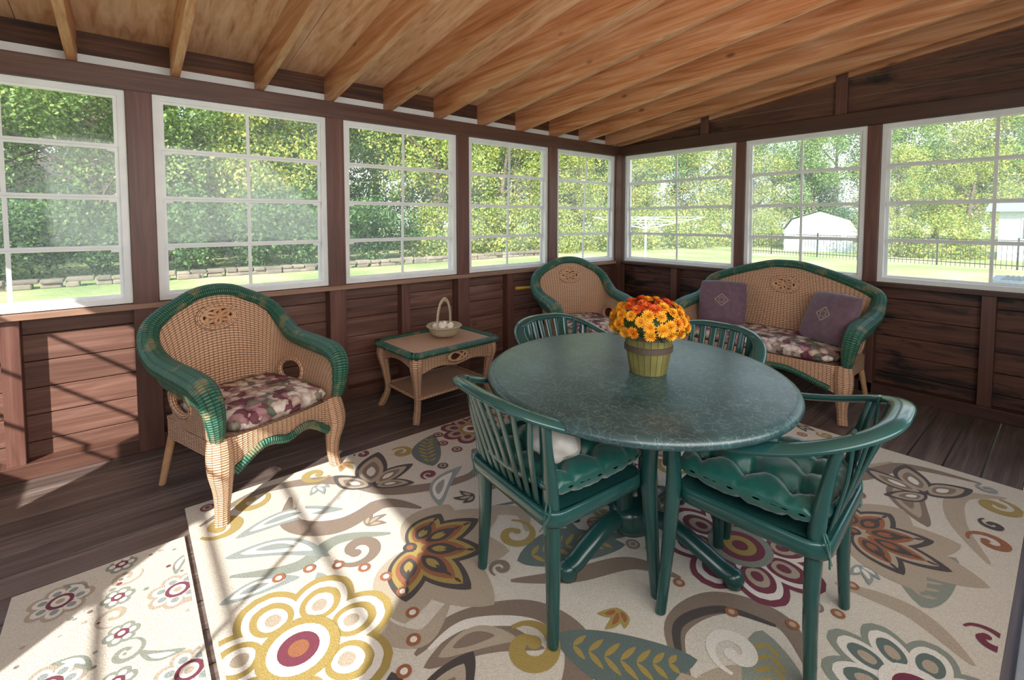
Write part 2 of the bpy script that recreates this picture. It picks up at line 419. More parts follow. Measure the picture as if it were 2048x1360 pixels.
    def leaf(s,x,y,a,L,W,col,vein,lv=1,bend=.2):
        s.petal(x,y,a,L,W,[col],lv,bend)
        ar=math.radians(a)
        for k in range(7):
            for sg in (1,-1):
                t=.14+.11*k; px=L*t; cy=bend*L*math.sin(pi*t)*.5
                X=x+px*math.cos(ar)-cy*math.sin(ar); Y=y+px*math.sin(ar)+cy*math.cos(ar)
                s.petal(X,Y,a+sg*48,W*.40*math.sin(pi*min(.97,t+.08))**.6,W*.10,[vein],lv+1)
g=Rug(.165,3.25,.09,2.49)
sn=lambda w:(lambda t:.006+w*math.sin(pi*t))
for pts,c,w in [
 ([(.2,2.3),(.45,2.42),(.75,2.30),(.95,2.02),(1.3,1.9),(1.5,2.1)],'t',.032),
 ([(.55,2.28),(.5,2.08),(.64,1.94),(.86,1.96),(.98,1.82)],'t',.045),
 ([(1.25,1.62),(1.45,1.5),(1.4,1.25),(1.6,1.12),(2.0,1.15)],'G',.014),
 ([(2.1,.72),(2.45,.86),(2.8,.66),(3.1,.52),(3.18,.25)],'t',.04),
 ([(.25,1.9),(.45,1.80),(.62,1.85),(.8,1.75)],'g',.025),
 ([(.62,1.2),(.78,1.22),(.98,1.10),(1.02,.92),(.86,.82),(.7,.9)],'t',.045),
 ([(1.15,.62),(1.3,.76),(1.5,.72),(1.58,.55),(1.45,.42)],'t',.04),
 ([(1.9,.5),(1.95,.3),(1.85,.14)],'k',.03),
 ([(2.5,1.5),(2.8,1.6),(3.0,1.4),(3.15,1.1)],'t',.04),
 ([(1.9,1.6),(2.2,1.7),(2.3,2.0),(2.1,2.3)],'k',.04),
 ([(.70,1.52),(.58,1.38),(.66,1.24),(.80,1.30)],'k',.03),
 ([(1.02,1.50),(1.16,1.62),(1.3,1.52),(1.24,1.40)],'k',.03),
 ([(1.02,1.24),(1.2,1.12),(1.42,1.02),(1.5,.86)],'t',.03),
 ([(1.22,.34),(1.34,.5),(1.2,.6),(1.08,.56)],'k',.03),
 ([(2.45,.16),(2.7,.28),(2.95,.3),(3.1,.16)],'k',.03),
 ([(1.55,1.78),(1.75,1.95),(1.75,2.15)],'t',.03),
 ([(2.0,.62),(2.08,.80),(2.3,.9),(2.5,.76)],'G',.02)]:
    g.ribbon(pts,c,1,prof=sn(w))
g.ribbon([(.60,2.26),(.56,2.1),(.68,2.0),(.84,2.02)],'w',2,prof=sn(.018))
g.ribbon([(2.2,.78),(2.45,.90),(2.8,.72),(3.1,.58)],'k',2,prof=sn(.015))
g.ribbon([(.66,1.19),(.80,1.19),(.96,1.06),(.98,.92)],'w',2,prof=sn(.014))
g.ribbon([(1.2,.68),(1.32,.76),(1.48,.70),(1.55,.56)],'d',2,prof=sn(.010))
lo=[(-5,.95),(-42,.9),(-78,1.0),(-120,.8),(28,.7)]
g.lotus(.82,1.62,lo,.33,.15,['d','y','o','d','y'])
g.lotus(2.28,.54,[(-15,.9),(-52,.95),(-88,1.0),(-128,.8),(22,.75)],.30,.14,['d','k','o','d','o'])
g.lotus(2.72,2.0,[(200,.9),(240,.95),(280,.9),(160,.8)],.34,.16,['d','k','y','o'])
g.lotus(1.0,.36,[(100,.9),(60,.9),(140,.9),(20,.8),(180,.8)],.30,.15,['d','y','k','o'])
g.scallop(.36,1.44,.28,7,['y','w','y','w','k'],['y','w','r','o'])
g.scallop(1.83,.80,.28,8,['r','w','r','k','r'],['g','r','y','r'])
g.scallop(1.60,2.33,.18,8,['r','k','r'],['y','w','r'])
g.scallop(1.62,.22,.22,9,['g','w','G','k'],['w','r','y'])
g.scallop(2.35,1.30,.26,8,['y','w','o','k'],['r','w','d'])
for x,y,a,L,W,bd in [(1.28,1.75,-20,.5,.13,.35),(2.55,.35,10,.5,.14,.3),(2.0,1.85,30,.5,.16,.3),(.62,1.15,-30,.36,.12,.4),(1.62,1.5,-30,.4,.14,.3)]:
    g.petal(x,y,a,L,W,['t','k','t'],1,bd)
for x,y,A in ((.88,2.12,((62,.34,.16),(15,.26,.11),(118,.24,.11),(-30,.2,.08))),(2.85,.40,((25,.30,.14),(75,.28,.12),(-30,.26,.12),(140,.2,.09))),(.50,.95,((30,.3,.14),(80,.25,.11),(-20,.25,.1)))):
    for a,L,W in A: g.petal(x,y,a,L,W,['d','k','t','w'],3,.12)
for x,y,a,L,W,bd in [(.25,2.02,-38,.40,.10,.3),(.30,2.12,-12,.42,.10,.3),(.5,1.72,-75,.34,.09,-.2),(.2,1.78,-10,.25,.08,.2),(1.05,1.78,40,.35,.1,.3)]:
    g.petal(x,y,a,L,W,['s','w','s'],1,bd)
g.leaf(1.10,1.30,-28,.44,.20,'G','y',2); g.leaf(.98,.98,-50,.42,.18,'G','y',2,-.2); g.leaf(1.5,.58,200,.34,.16,'g','y',2); g.leaf(2.0,.28,-5,.4,.16,'g','k',2); g.leaf(1.2,2.1,60,.36,.16,'G','y',2); g.leaf(3.0,1.0,240,.36,.16,'G','y',2); g.leaf(2.3,2.2,-30,.4,.2,'g','y',2)
for x,y,r,a,t,c,w,d in [(1.19,1.42,.09,60,1.1,'y',.018,1),(.27,2.24,.08,200,1.1,'y',.026,-1),(.40,2.36,.08,30,.9,'y',.022,1),(1.14,2.34,.06,120,1.1,'y',.018,1),(.70,2.40,.07,-40,1.0,'y',.02,1),(.66,1.74,.09,180,1.1,'t',.024,-1),(.74,2.12,.07,0,1.1,'w',.02,1),(.90,1.0,.09,90,1.2,'y',.026,1),(1.36,.60,.08,200,1.1,'w',.022,1),(2.08,1.0,.10,20,1.1,'t',.026,1),(2.5,1.04,.09,60,1.,'y',.022,-1),(2.98,.18,.08,0,1.1,'y',.022,1),(2.62,.17,.07,120,1.1,'o',.016,1),(3.1,.74,.08,-90,1.1,'y',.02,1),(1.55,1.9,.12,10,1.2,'t',.026,-1),(1.38,.26,.09,50,1.1,'y',.024,1),(1.95,2.28,.12,80,1.1,'t',.03,1),(3.0,1.75,.12,80,1.1,'y',.026,1),(1.75,1.3,.1,80,1.1,'y',.02,1),(.3,1.06,.09,80,1.1,'y',.026,1),(.3,.7,.12,80,1.1,'t',.03,1),(.4,.4,.16,80,1.1,'g',.04,1),(2.6,.62,.05,80,1.1,'o',.012,1),(2.0,.12,.06,80,1.1,'r',.014,1)]:
    g.spiral(x,y,r,a,t,c,3,w,d)
for k in range(7): g.circ(1.60+.23*math.cos(k*.5+2.6),2.27+.23*math.sin(k*.5+2.6),.030,['r','k','r'],3)
for k in range(9): g.circ(.36+.34*math.cos(k*.30-.9),1.44+.34*math.sin(k*.30-.9),.022,['o','w'],3)
for k in range(12): g.circ(1.83+.36*math.cos(k*.5),.80+.36*math.sin(k*.5),.020,['o','k'],3)
for k in range(6): g.circ(2.28+.20*math.cos(k*.3+1.2),.54+.20*math.sin(k*.3+1.2),.018,['y'],3)
# small sprigs woven into the open ground between the large motifs
rr=random.Random(17)
for q in range(1100):
    x,y=rr.uniform(.21,3.21),rr.uniform(.13,2.46)
    if min((x-p[0])**2+(y-p[1])**2 for p in g.occ)<.047**2: continue
    a=rr.uniform(0,360); ty=rr.random(); c1,c2=rr.choice(('tk','yw','sw','ok','Gy','rk','dk','yo','rw'))
    if ty<.50:
        for da in (-38,0,38): g.petal(x-.045*math.cos(math.radians(a)),y-.045*math.sin(math.radians(a)),a+da,.100 if da==0 else .078,.032,[c1,c2],1,.25)
    elif ty<.8: g.spiral(x,y,.042,a,1.1,c1,1,.012,rr.choice((1,-1)))
    else: g.circ(x,y,.028,[c1,c2,c1],1)
g.b.obj('area_rug',m_rug,smooth=False)
h=Rug(-.34,.145,.9,2.27,.009); rr=random.Random(3)
for k in range(7):
    x=-.24+.31*(k%2)+.03; y=1.0+.19*k
    h.scallop(x,y,.085,7,['k','w','s'],['r','w','k'],1)
    h.scallop(x+.16*(1 if k%2==0 else -1),y+.09,.045,6,['g','w'],['r','w'],1)
    h.spiral(x+.17*(1 if k%2==0 else -1),y,.05,rr.uniform(0,360),1.1,rr.choice('kgts'),1,.008,1)
    h.petal(x,y+.09,rr.uniform(0,360),.14,.035,['g','w'],1,.3); h.petal(x,y-.08,rr.uniform(0,360),.12,.03,['k'],1,.3)
for q in range(60):
    h.circ(rr.uniform(-.32,.13),rr.uniform(.92,2.24),rr.uniform(.005,.010),[rr.choice('rkgt')],1,10)
h.b.obj('accent_rug',m_rug,smooth=False)
# ---------------------------------------------------------------- wicker seating
def wicker_seat(name,loc,rzz,hw,loveseat=False):
    e=empty(name,loc,rzz); ex=hw-.34
    RIM=[(0,.31,.925,.034),(.10,.31,.912,.034),(.185,.303,.875,.035),(.26,.297,.835,.038),(.322,.28,.78,.042),(.350,.225,.705,.046),(.35,.13,.645,.052),(.348,.01,.625,.055),(.346,-.13,.612,.057),(.343,-.235,.592,.055),(.336,-.290,.54,.048),(.325,-.30,.46,.04),(.315,-.29,.38,.03)]
    BOT=[(0,.25),(.09,.25),(.16,.25),(.215,.245),(.255,.22),(.275,.17),(.28,.09),(.283,0),(.285,-.10),(.285,-.18),(.285,-.24),(.285,-.265),(.285,-.275)]
    fx=lambda x: x+ex*min(1,x/.24)
    if loveseat:
        RIM=[(0,.31,.945,.034),(.05,.31,.94,.034),(.10,.305,.915,.035)]+[(.18,.30,.865,.036)]+RIM[4:]
        BOT=BOT[:3]+[(.2,.25)]+BOT[4:]
    full=[(-fx(p[0]),)+p[1:] for p in RIM[::-1]]+[(fx(p[0]),)+p[1:] for p in RIM[1:]]
    bot=[(-fx(p[0]),p[1],.33,0) for p in BOT[::-1]]+[(fx(p[0]),p[1],.33,0) for p in BOT[1:]]
    A=cr(full,10); B=cr(bot,10); rows=[]
    NT_=52
    for a_,b_ in zip(A,B):
        row=[]
        for k in range(NT_+1):
            t=k/NT_; bl=.03*math.sin(pi*t)
            p=Vector(b_[:3]).lerp(Vector(a_[:3]),t); o=Vector((p.x/(hw),p.y/.3,0))*(-bl*.6)
            row.append(p+o)
        rows.append(row)
    hx,hy_,mz=.095,.057,.785
    def skip(c):
        if c.y>.15 and (c.x/hx)**2+((c.z-mz)/hy_)**2<1: return True
        return abs(c.x)>.2+ex and ((c.y-.07)/.10)**2+((c.z-.455)/.062)**2<1
    body=MB(); body.grid(rows,0,skip=skip)
    allp=[p for r in rows for p in r]
    back=[p for p in allp if p.y>.15 and abs(p.x)<.16]
    def yb(x,z): return min(back,key=lambda p:(p.x-x)**2+(p.z-z)**2).y
    ring=[(hx*math.cos(t),0,mz+hy_*math.sin(t)) for t in [2*pi*i/20 for i in range(20)]]
    ycen=yb(0,mz)
    body.tube([(x,yb(x,z)-.004,z,.010) for x,_,z in ring],6,0,True)
    # interlaced medallion
    for k in range(6):
        a0=pi*k/3; cx_,cz_=.045*math.cos(a0),.026*math.sin(a0)
        body.tube([(cx_+.036*math.cos(t),ycen-.004+.004*math.sin(2*t+k),mz+cz_+.024*math.sin(t),.0048) for t in [2*pi*i/14 for i in range(14)]],5,1,True,sm=2)
    for sg in (1,-1):
        side=[p for p in allp if p.x*sg>.2+ex and p.y<.24]
        rp=[]
        for i in range(18):
            t=2*pi*i/18; y=.07+.10*math.cos(t); z=.455+.062*math.sin(t)
            q=min(side,key=lambda p:(p.y-y)**2+(p.z-z)**2); rp.append((q.x,y,z,.010))
        body.tube(rp,6,0,True)
    body.obj('woven_shell',[m_wick,m_pole],e)
    sol=e.children[0].modifiers.new('s','SOLIDIFY'); sol.thickness=.010; sol.offset=0
    rim=MB(); rim.tube([(p[0],p[1],p[2],p[3],p[3]*.8) for p in full],14,0,sm=8,up=(0,-1,0))
    for sg in (1,-1):
        rim.tube([(sg*(hw+.004),.20,.65,.018,.03),(sg*(hw+.016),.05,.588,.026,.035),(sg*(hw+.018),-.1,.572,.028,.035),(sg*(hw+.014),-.24,.552,.026,.035),(sg*(hw-.004),-.31,.50,.02,.03)],10,0)
    rim.obj('green_rim',m_wickg,e)
    sk=MB(); Lx=.28+ex; rows=[]; edge=[]
    for i in range(61):
        x=-Lx+2*Lx*i/60; q=x/Lx
        zb=.285-.10*abs(q)**2.2-.022*math.cos(q*pi*2)*(1-abs(q)); yy=-.285-.025*(1-q*q)
        rows.append([(x,yy,zb+(.37-zb)*k/6) for k in range(7)]); edge.append((x,yy-.006,zb+.012,.010,.020))
    sk.grid(rows,0,flip=True)
    for sg in (1,-1): sk.grid([[(sg*(.285+ex),-.27+.5*i/10,.25+.1*k/4) for k in range(5)] for i in range(11)],0)
    sk.grid([[(-Lx+2*Lx*i/20,.245,.27+.08*k/4) for k in range(5)] for i in range(21)],0)
    sk.box((-Lx,-.28,.335),(Lx,.25,.35),0)
    sk.tube([(x,y,z,a,b_) for x,y,z,a,b_ in edge[3:-3:3]],8,1,sm=3,up=(0,0,1))
    sk.obj('skirt',[m_wick,m_wickg],e)
    lg=MB()
    for sg in (1,-1):
        X=.30+ex
        lg.tube([(sg*(X-.005),-.262,.37,.045),(sg*X,-.275,.31,.053),(sg*(X+.004),-.285,.24,.050),(sg*(X-.005),-.275,.15,.037),(sg*(X-.004),-.272,.07,.029),(sg*(X+.005),-.285,0.0,.030)],12,0,up=(0,1,0))
        lg.tube([(sg*(X-.05),.22,.35,.02),(sg*(X-.03),.26,.18,.018),(sg*(X-.01),.30,0.0,.016)],8,1,sm=3,up=(0,1,0))
    lg.obj('legs',[m_wickl,m_pole],e)
    cu=MB(); cu.pillow((0,-.035,.405),.265+ex,.262,.11,0,pw=6)
    cu.obj('seat_cushion',m_floral,e)
    return e
wicker_seat('wicker_armchair',(.455,2.62,0),19,.322)
wicker_seat('wicker_armchair',(3.02,2.70,0),-24,.34)
wicker_seat('wicker_loveseat',(3.73,1.46,0),-90,.60,True)
def pillow(loc,rot):
    e=empty('throw_pillow',loc); e.rotation_euler=rot
    b=MB(); b.pillow((0,0,0),.18,.18,.13,0,pw=3); b.obj('pillow_body',m_purple,e)
    q=MB(); 
    for k in range(4):
        a=pi/2*k; q.tube([(.05*math.cos(a),.05*math.sin(a),.066,.004),(.05*math.cos(a+pi/2),.05*math.sin(a+pi/2),.066,.004)],5,0,sm=2)
    q.tube([(.022*math.cos(t),.022*math.sin(t),.067,.003) for t in [2*pi*i/10 for i in range(10)]],5,0,True,sm=2)
    q.obj('emblem',m_taupe,e)
pillow((3.77,1.84,.62),(math.radians(66),0,math.radians(-70)))
pillow((3.74,1.07,.62),(math.radians(64),0,math.radians(-116)))
# ---------------------------------------------------------------- wicker end table
e=empty('wicker_coffee_table',(1.68,2.86,0),4)
W,D,H=.33,.235,.45
b=MB(); 
def sq(w,d,r,n=5):
    P=[]
    for cx,cy,a0 in ((w-r,d-r,0),(-w+r,d-r,90),(-w+r,-d+r,180),(w-r,-d+r,270)):
        for k in range(n+1):
            a=math.radians(a0+90*k/n); P.append((cx+r*math.cos(a),cy+r*math.sin(a)))
    return P
b.grid([[(-W+2*W*i/30,-D+2*D*j/20,H) for j in range(21)] for i in range(31)],0)
b.grid([[(-W+2*W*i/30,-D+2*D*j/20,H-.02) for j in range(21)] for i in range(31)],0,flip=True)
P=sq(W+.012,D+.012,.05)
b.tube([(x,y,H-.008,.030,.021) for x,y in P],10,1,True,sm=2)
for sg in (1,-1):
    rows=[];ed=[]
    for i in range(41):
        q=-1+i/20; zb=.365-.055*abs(q)**2-.035*math.exp(-(q*3)**2); rows.append([(q*W*.95,sg*(D-.01),zb+(H-.02-zb)*k/5) for k in range(6)]); ed.append((q*W*.95,sg*(D-.01),zb,.010))
    b.grid(rows,0,flip=sg<0); b.tube(ed[::4],6,0,sm=3)
    rows=[]
    for i in range(31):
        q=-1+i/15; zb=.375-.06*abs(q)**2; rows.append([(sg*(W-.01),q*D*.95,zb+(H-.02-zb)*k/5) for k in range(6)])
    b.grid(rows,0)
b.tube([(.075*math.cos(t),-D-.004,.385+.032*math.sin(t),.008) for t in [2*pi*i/16 for i in range(16)]],6,2,True,sm=3)
b.add([(.07*math.cos(t),-D-.0,.385+.03*math.sin(t)) for t in [2*pi*i/16 for i in range(16)]],[tuple(range(16))],3)
b.tube([(.065*math.sin(2*t+.4),-D-.008,.385+.028*math.sin(3*t),.0045) for t in [2*pi*i/48 for i in range(48)]],5,2,True,sm=2)
for sx in (1,-1):
    for sy in (1,-1):
        b.tube([(sx*(W-.03),sy*(D-.03),.43,.040),(sx*(W-.02),sy*(D-.02),.37,.042),(sx*(W-.035),sy*(D-.035),.25,.028),(sx*(W-.045),sy*(D-.045),.12,.022),(sx*(W-.02),sy*(D-.02),.03,.024),(sx*(W-.005),sy*(D-.005),.0,.020)],10,4,up=(0,1,0))
b.grid([[(-W*.85+1.7*W*i/20,-D*.85+1.7*D*j/14,.15) for j in range(15)] for i in range(21)],0)
b.tube([(x,y,.15,.012) for x,y in sq(W*.87,D*.87,.03)],8,0,True,sm=2)
b.obj('table_body',[m_wick,m_wickg,m_pole,plain('shadow_gap','#3a2416',.9),m_wickl],e)
e=empty('wicker_egg_basket',(1.76,2.90,.464),35)
b=MB(); b.lathe([(.0,0),(.085,0),(.10,.02),(.118,.06),(.122,.065),(.112,.062),(.092,.02),(.0,.012)],32)
b.lathe([(.122,.058),(.130,.066),(.122,.074),(.114,.066)],32)
b.tube([(-.115,0,.06,.016,.006),(-.108,0,.15,.016,.006),(-.07,0,.225,.016,.006),(0,0,.255,.016,.006),(.07,0,.225,.016,.006),(.108,0,.15,.016,.006),(.115,0,.06,.016,.006)],8,0,up=(0,1,0))
b.obj('basket_body',m_wickw,e)
b=MB()
for k in range(9):
    a=k*2.4; r=.08*math.sqrt(k/9); b.lathe([(0.0,-.022),(.016,-.014),(.021,0),(.016,.017),(0,.026)],10,(r*math.cos(a),r*math.sin(a),.058))
b.obj('eggs',plain('egg_cream','#efe6d6',.5),e)
b=MB(); b.tube([(2.745,3.262,.665,.016),(2.98,3.262,.655,.016)],10,0,sm=1); b.obj('yellow_pole',plain('pole_yellow','#c9a23a',.4))
# ---------------------------------------------------------------- resin chairs
RZ=.0155  # top of the rug
def resin_chair(loc,rzz,cushion=True):
    e=empty('resin_armchair',loc,rzz)
    half=[(0,.318,.750,.030,.013),(.09,.313,.748,.030,.013),(.165,.285,.735,.029,.013),(.222,.225,.710,.029,.013),(.256,.13,.675,.030,.012),(.272,.02,.648,.032,.012),(.276,-.09,.634,.034,.012),(.272,-.165,.618,.033,.014),(.258,-.20,.57,.031,.018),(.25,-.205,.50,.030,.020),(.245,-.208,.42,.031,.022),(.250,-.220,.22,.026,.019),(.262,-.235,0,.019,.016)]
    b=MB(); full=[(-p[0],)+p[1:] for p in half[::-1]]+half[1:]
    b.tube(full,12,0,sm=6,up=(0,1,0))
    b.obj('arm_rail_and_front_legs',m_plastic,e)
    b=MB()
    for sg in (1,-1):
        b.tube([(sg*.220,.225,.705,.022,.014),(sg*.198,.20,.60,.026,.016),(sg*.188,.175,.44,.034,.022),(sg*.190,.168,.22,.029,.019),(sg*.200,.175,0,.020,.016)],10,0,up=(0,1,0))
    for k in range(8):
        q=(k-3.5)/3.5; x=q*.158
        b.tube([(x*1.12,.308-.06*q*q,.738,.0175,.005),(x*1.04,.255-.02*q*q,.60,.0165,.005),(x*.92,.195,.43,.0150,.005)],8,0,up=(0,1,0))
    b.tube([(-.195,.195,.50,.016,.008),(0,.215,.495,.018,.008),(.195,.195,.50,.016,.008)],8,0,up=(0,1,0))
    b.obj('back_slats_and_rear_legs',m_plastic,e)
    b=MB()
    n=16; rows=[]
    for i in range(n+1):
        row=[]
        for j in range(n+1):
            u=-1+2*i/n; v=-1+2*j/n; row.append((u*(.225-.02*(v>0)*v),v*.205,.425-.012*(1-u*u)*(1-v*v)))
        rows.append(row)
    b.grid(rows,0); b.grid([[(x,y,z-.008) for x,y,z in r] for r in rows],0,flip=True)
    b.tube([(x,y,.405,.008,.026) for x,y in sq(.228,.208,.05)],8,0,True,sm=1)
    b.obj('seat',m_plastic,e)
    if cushion:
        b=MB(); tf=[(i*.13,j*.13) for i in (-1,0,1) for j in (-1,0,1)]
        b.pillow((0,-.02,.483),.222,.210,.12,0,56,pw=3,tufts=tf)
        for i,j in tf: b.lathe([(0,.006),(.008,.004),(.011,-.002)],10,(i,j-.02,.489))
        for sg in (1,-1):
            for q in (0,1): b.tube([(sg*.18,.18,.46,.003),(sg*(.20+.02*q),.205,.43,.003),(sg*(.20-.02*q),.21,.36,.003)],5,0,sm=4)
        b.obj('tufted_cushion',m_satin,e)
    return e
resin_chair((1.14,1.145,RZ),86)
resin_chair((1.59,.605,RZ),184)
resin_chair((1.72,1.53,RZ),-4)
resin_chair((1.98,1.12,RZ),-88)
b=MB(); rr=random.Random(5)
rows=[]
for i in range(24):
    row=[]
    for j in range(13):
        a=2*pi*i/24; t=-pi/2+pi*j/12; q=1+.10*math.sin(3*a+4*t)+.07*math.sin(7*a-5*t)+.05*rr.uniform(-1,1)
        row.append((.075*q*math.cos(a)*math.cos(t),.08*q*math.sin(a)*math.cos(t),.065*q*math.sin(t)))
    rows.append(row)
b.grid(rows,0,cu=True); b.obj('plastic_bag',plain('bag_white','#e4e2dd',.4,'#cfcac2',20,.3),loc=(1.03,1.03,.605))
# ---------------------------------------------------------------- dining table
TX,TY=1.485,1.07
e=empty('dining_table',(TX,TY,RZ),47)
b=MB(); r=.58
b.lathe([(0,.712),(r-.03,.712),(r-.012,.709),(r-.003,.702),(r,.692),(r-.004,.682),(r-.016,.676),(r-.03,.674),(0,.674)],96,sx=1.02,sy=.96)
b.obj('table_top',m_marble,e)
b=MB()
for q in range(2):
    x=(-.07,.07)[q]
    b.tube([(x,0,.10,.038,.03),(x,0,.30,.036,.028),(x,0,.675,.036,.028)],14,0,sm=3,up=(0,1,0))
b.lathe([(0,.674),(.24,.670),(.24,.657),(.12,.645),(.10,.62),(0,.62)],32)
b.lathe([(0,.17),(.10,.165),(.12,.14),(.12,.09),(.10,.06),(0,.055)],24,sy=.75)
for a,L_ in ((175,.36),(-80,.37),(4,.36),(99,.36)):
    a=math.radians(a); c,s_=math.cos(a),math.sin(a)
    b.tube([(.05*c,.05*s_,.125,.038,.032),(.16*c,.16*s_,.115,.038,.030),(.26*c,.26*s_,.075,.038,.028),((L_-.04)*c,(L_-.04)*s_,.042,.037,.028),(L_*c,L_*s_,.034,.034,.026)],12,0)
    b.lathe([(0,-.03),(.034,-.03),(.038,-.01),(.036,.012),(.02,.024),(0,.027)],16,(L_*c,L_*s_,.0305))
b.obj('pedestal',m_metalg,e,loc=(.055,-.03,0),rot=(0,0,math.radians(-47)))
e=empty('potted_chrysanthemum',(1.50,1.01,.7285),0)
b=MB(); m_ol=plain('basket_olive','#77723f',.6,'#5f5a2e',14,.2,island=.35); m_band=plain('band_dark','#4a3b30',.6)
for k in range(22):
    a=2*pi*k/22; w=.0105
    rows=[]
    for z,rad in ((0,.066),(.05,.076),(.10,.083),(.15,.087)):
        ww=w*rad/.078; rows.append([(rad*math.cos(a)-sg*ww*math.sin(a),rad*math.sin(a)+sg*ww*math.cos(a),z) for sg in (-1,1)])
    b.grid(rows,0); b.grid([[(x*.96,y*.96,z) for x,y,z in r_] for r_ in rows],0)
b.lathe([(0,.003),(.064,.003),(.066,.0),(0,0)],22,m=0)
for z,rad in ((.095,.0845),(.143,.089)): b.lathe([(rad,z-.011),(rad+.004,z-.01),(rad+.004,z+.01),(rad,z+.011)],32,m=1)
b.obj('bushel_basket',[m_ol,m_band],e,False)
b=MB(); rr=random.Random(11)
mums=[]
for k in range(64):
    for _ in range(60):
        th=rr.uniform(0,2*pi); ph=math.acos(rr.uniform(-.25,1)); 
        d=Vector((math.sin(ph)*math.cos(th),math.sin(ph)*math.sin(th),math.cos(ph)))
        p=Vector((d.x*.135,d.y*.135,.185+d.z*.085))
        if all((p-q[0]).length>.030 for q in mums): mums.append((p,d)); break
for p,d in mums:
    rad=rr.uniform(.022,.029); rot=d.to_track_quat('Z','Y').to_matrix()
    colr=0 if rr.random()<.88 else 1
    if p.z>.240 and rr.random()<.65: colr=2
    for L_ in range(5):
        npet=16-2*L_; tilt=[-.1,.3,.65,.95,1.3][L_]; rl=rad*(1-.13*L_)
        for i in range(npet):
            a=2*pi*(i+.5*L_)/npet+rr.uniform(-.1,.1); w=rad*.17
            ca,sa=math.cos(a),math.sin(a); ct,st=math.cos(tilt),math.sin(tilt)
            def pt(u,v,hh=0): 
                x=u*ct; z=u*st+hh
                return p+rot@Vector((x*ca-v*sa,x*sa+v*ca,z))
            b.add([pt(0,0),pt(rl*.6,-w),pt(rl,0,.002),pt(rl*.6,w)],[(0,1,2,3)],colr)
    b.lathe([(0,.008),(.006,.006),(.007,0)],6,tuple(p+d*.004),3)
b.obj('blossoms',[plain('petal_gold','#efb02a',.6,'#e89c1a',40,island=.3),plain('petal_orange','#e89a24',.6,'#df8418',40,island=.3),plain('petal_red','#d2451f',.6,'#e06226',40,island=.3),plain('mum_heart','#c8801f',.7)],e)
b=MB()
for k in range(150):
    th=rr.uniform(0,2*pi); z=rr.uniform(.14,.2); q=rr.uniform(.05,.13); a=th+rr.uniform(-.5,.5); L_=.035
    x,y=q*math.cos(th),q*math.sin(th); dz=rr.uniform(-.01,.02)
    b.add([(x,y,z),(x+L_*.5*math.cos(a+.4),y+L_*.5*math.sin(a+.4),z+dz),(x+L_*math.cos(a),y+L_*math.sin(a),z+dz*.5),(x+L_*.5*math.cos(a-.4),y+L_*.5*math.sin(a-.4),z+dz)],[(0,1,2,3)])
b.lathe([(0,.13),(.08,.13),(.11,.17),(.09,.22),(0,.24)],16)
b.obj('leaves',plain('mum_leaf','#3c5a24',.6,'#2c4519',30),e,False)
# ---------------------------------------------------------------- outdoors
GZ=-.4
def lawnmat():
    n=NT('lawn_grass'); v=n.coord(); a=n.noise(v,.35,4); c=n.noise(v,9,4,.7)
    f=n.math('ADD',n.math('MULTIPLY',a.outputs[0],.6),n.math('MULTIPLY',c.outputs[0],.4))
    n.l(n.ramp(f,[(.35,'#71864a'),(.5,'#939b5f'),(.62,'#bab58a')]),n.b.inputs['Base Color']); n.b.inputs['Roughness'].default_value=.9
    n.bump(c.outputs[0],.5,.05); return n.m
b=MB(); b.grid([[(-40+i*4,-14+j*4,GZ) for j in range(24)] for i in range(34)],0,flip=False); b.obj('lawn',lawnmat(),smooth=False)
def leafmat(name,c1,c2,c3):
    n=NT(name); g_=n.n('ShaderNodeNewGeometry'); ns=n.noise(n.coord(),.8,2)
    f=n.math('ADD',n.math('MULTIPLY',g_.outputs['Random Per Island'],.6),n.math('MULTIPLY',ns.outputs[0],.4))
    col=n.ramp(f,[(.2,c1),(.5,c2),(.8,c3)]); n.l(col,n.b.inputs['Base Color']); n.b.inputs['Roughness'].default_value=.6
    tl=n.n('ShaderNodeBsdfTranslucent'); n.l(col,tl.inputs[0]); mx=n.n('ShaderNodeMixShader'); mx.inputs[0].default_value=.4
    n.l(n.b.outputs[0],mx.inputs[1]); n.l(tl.outputs[0],mx.inputs[2]); n.l(mx.outputs[0],n.out.inputs[0]); return n.m
lm=[leafmat('foliage_green','#4c6c38','#76974c','#a8bc68'),leafmat('foliage_olive','#607a38','#9aab4c','#d0c468'),leafmat('foliage_deep','#2f4f2b','#4a6b3c','#759352')]
m_bark=plain('bark','#4d4338',.9,'#6a5c4e',6,.4)
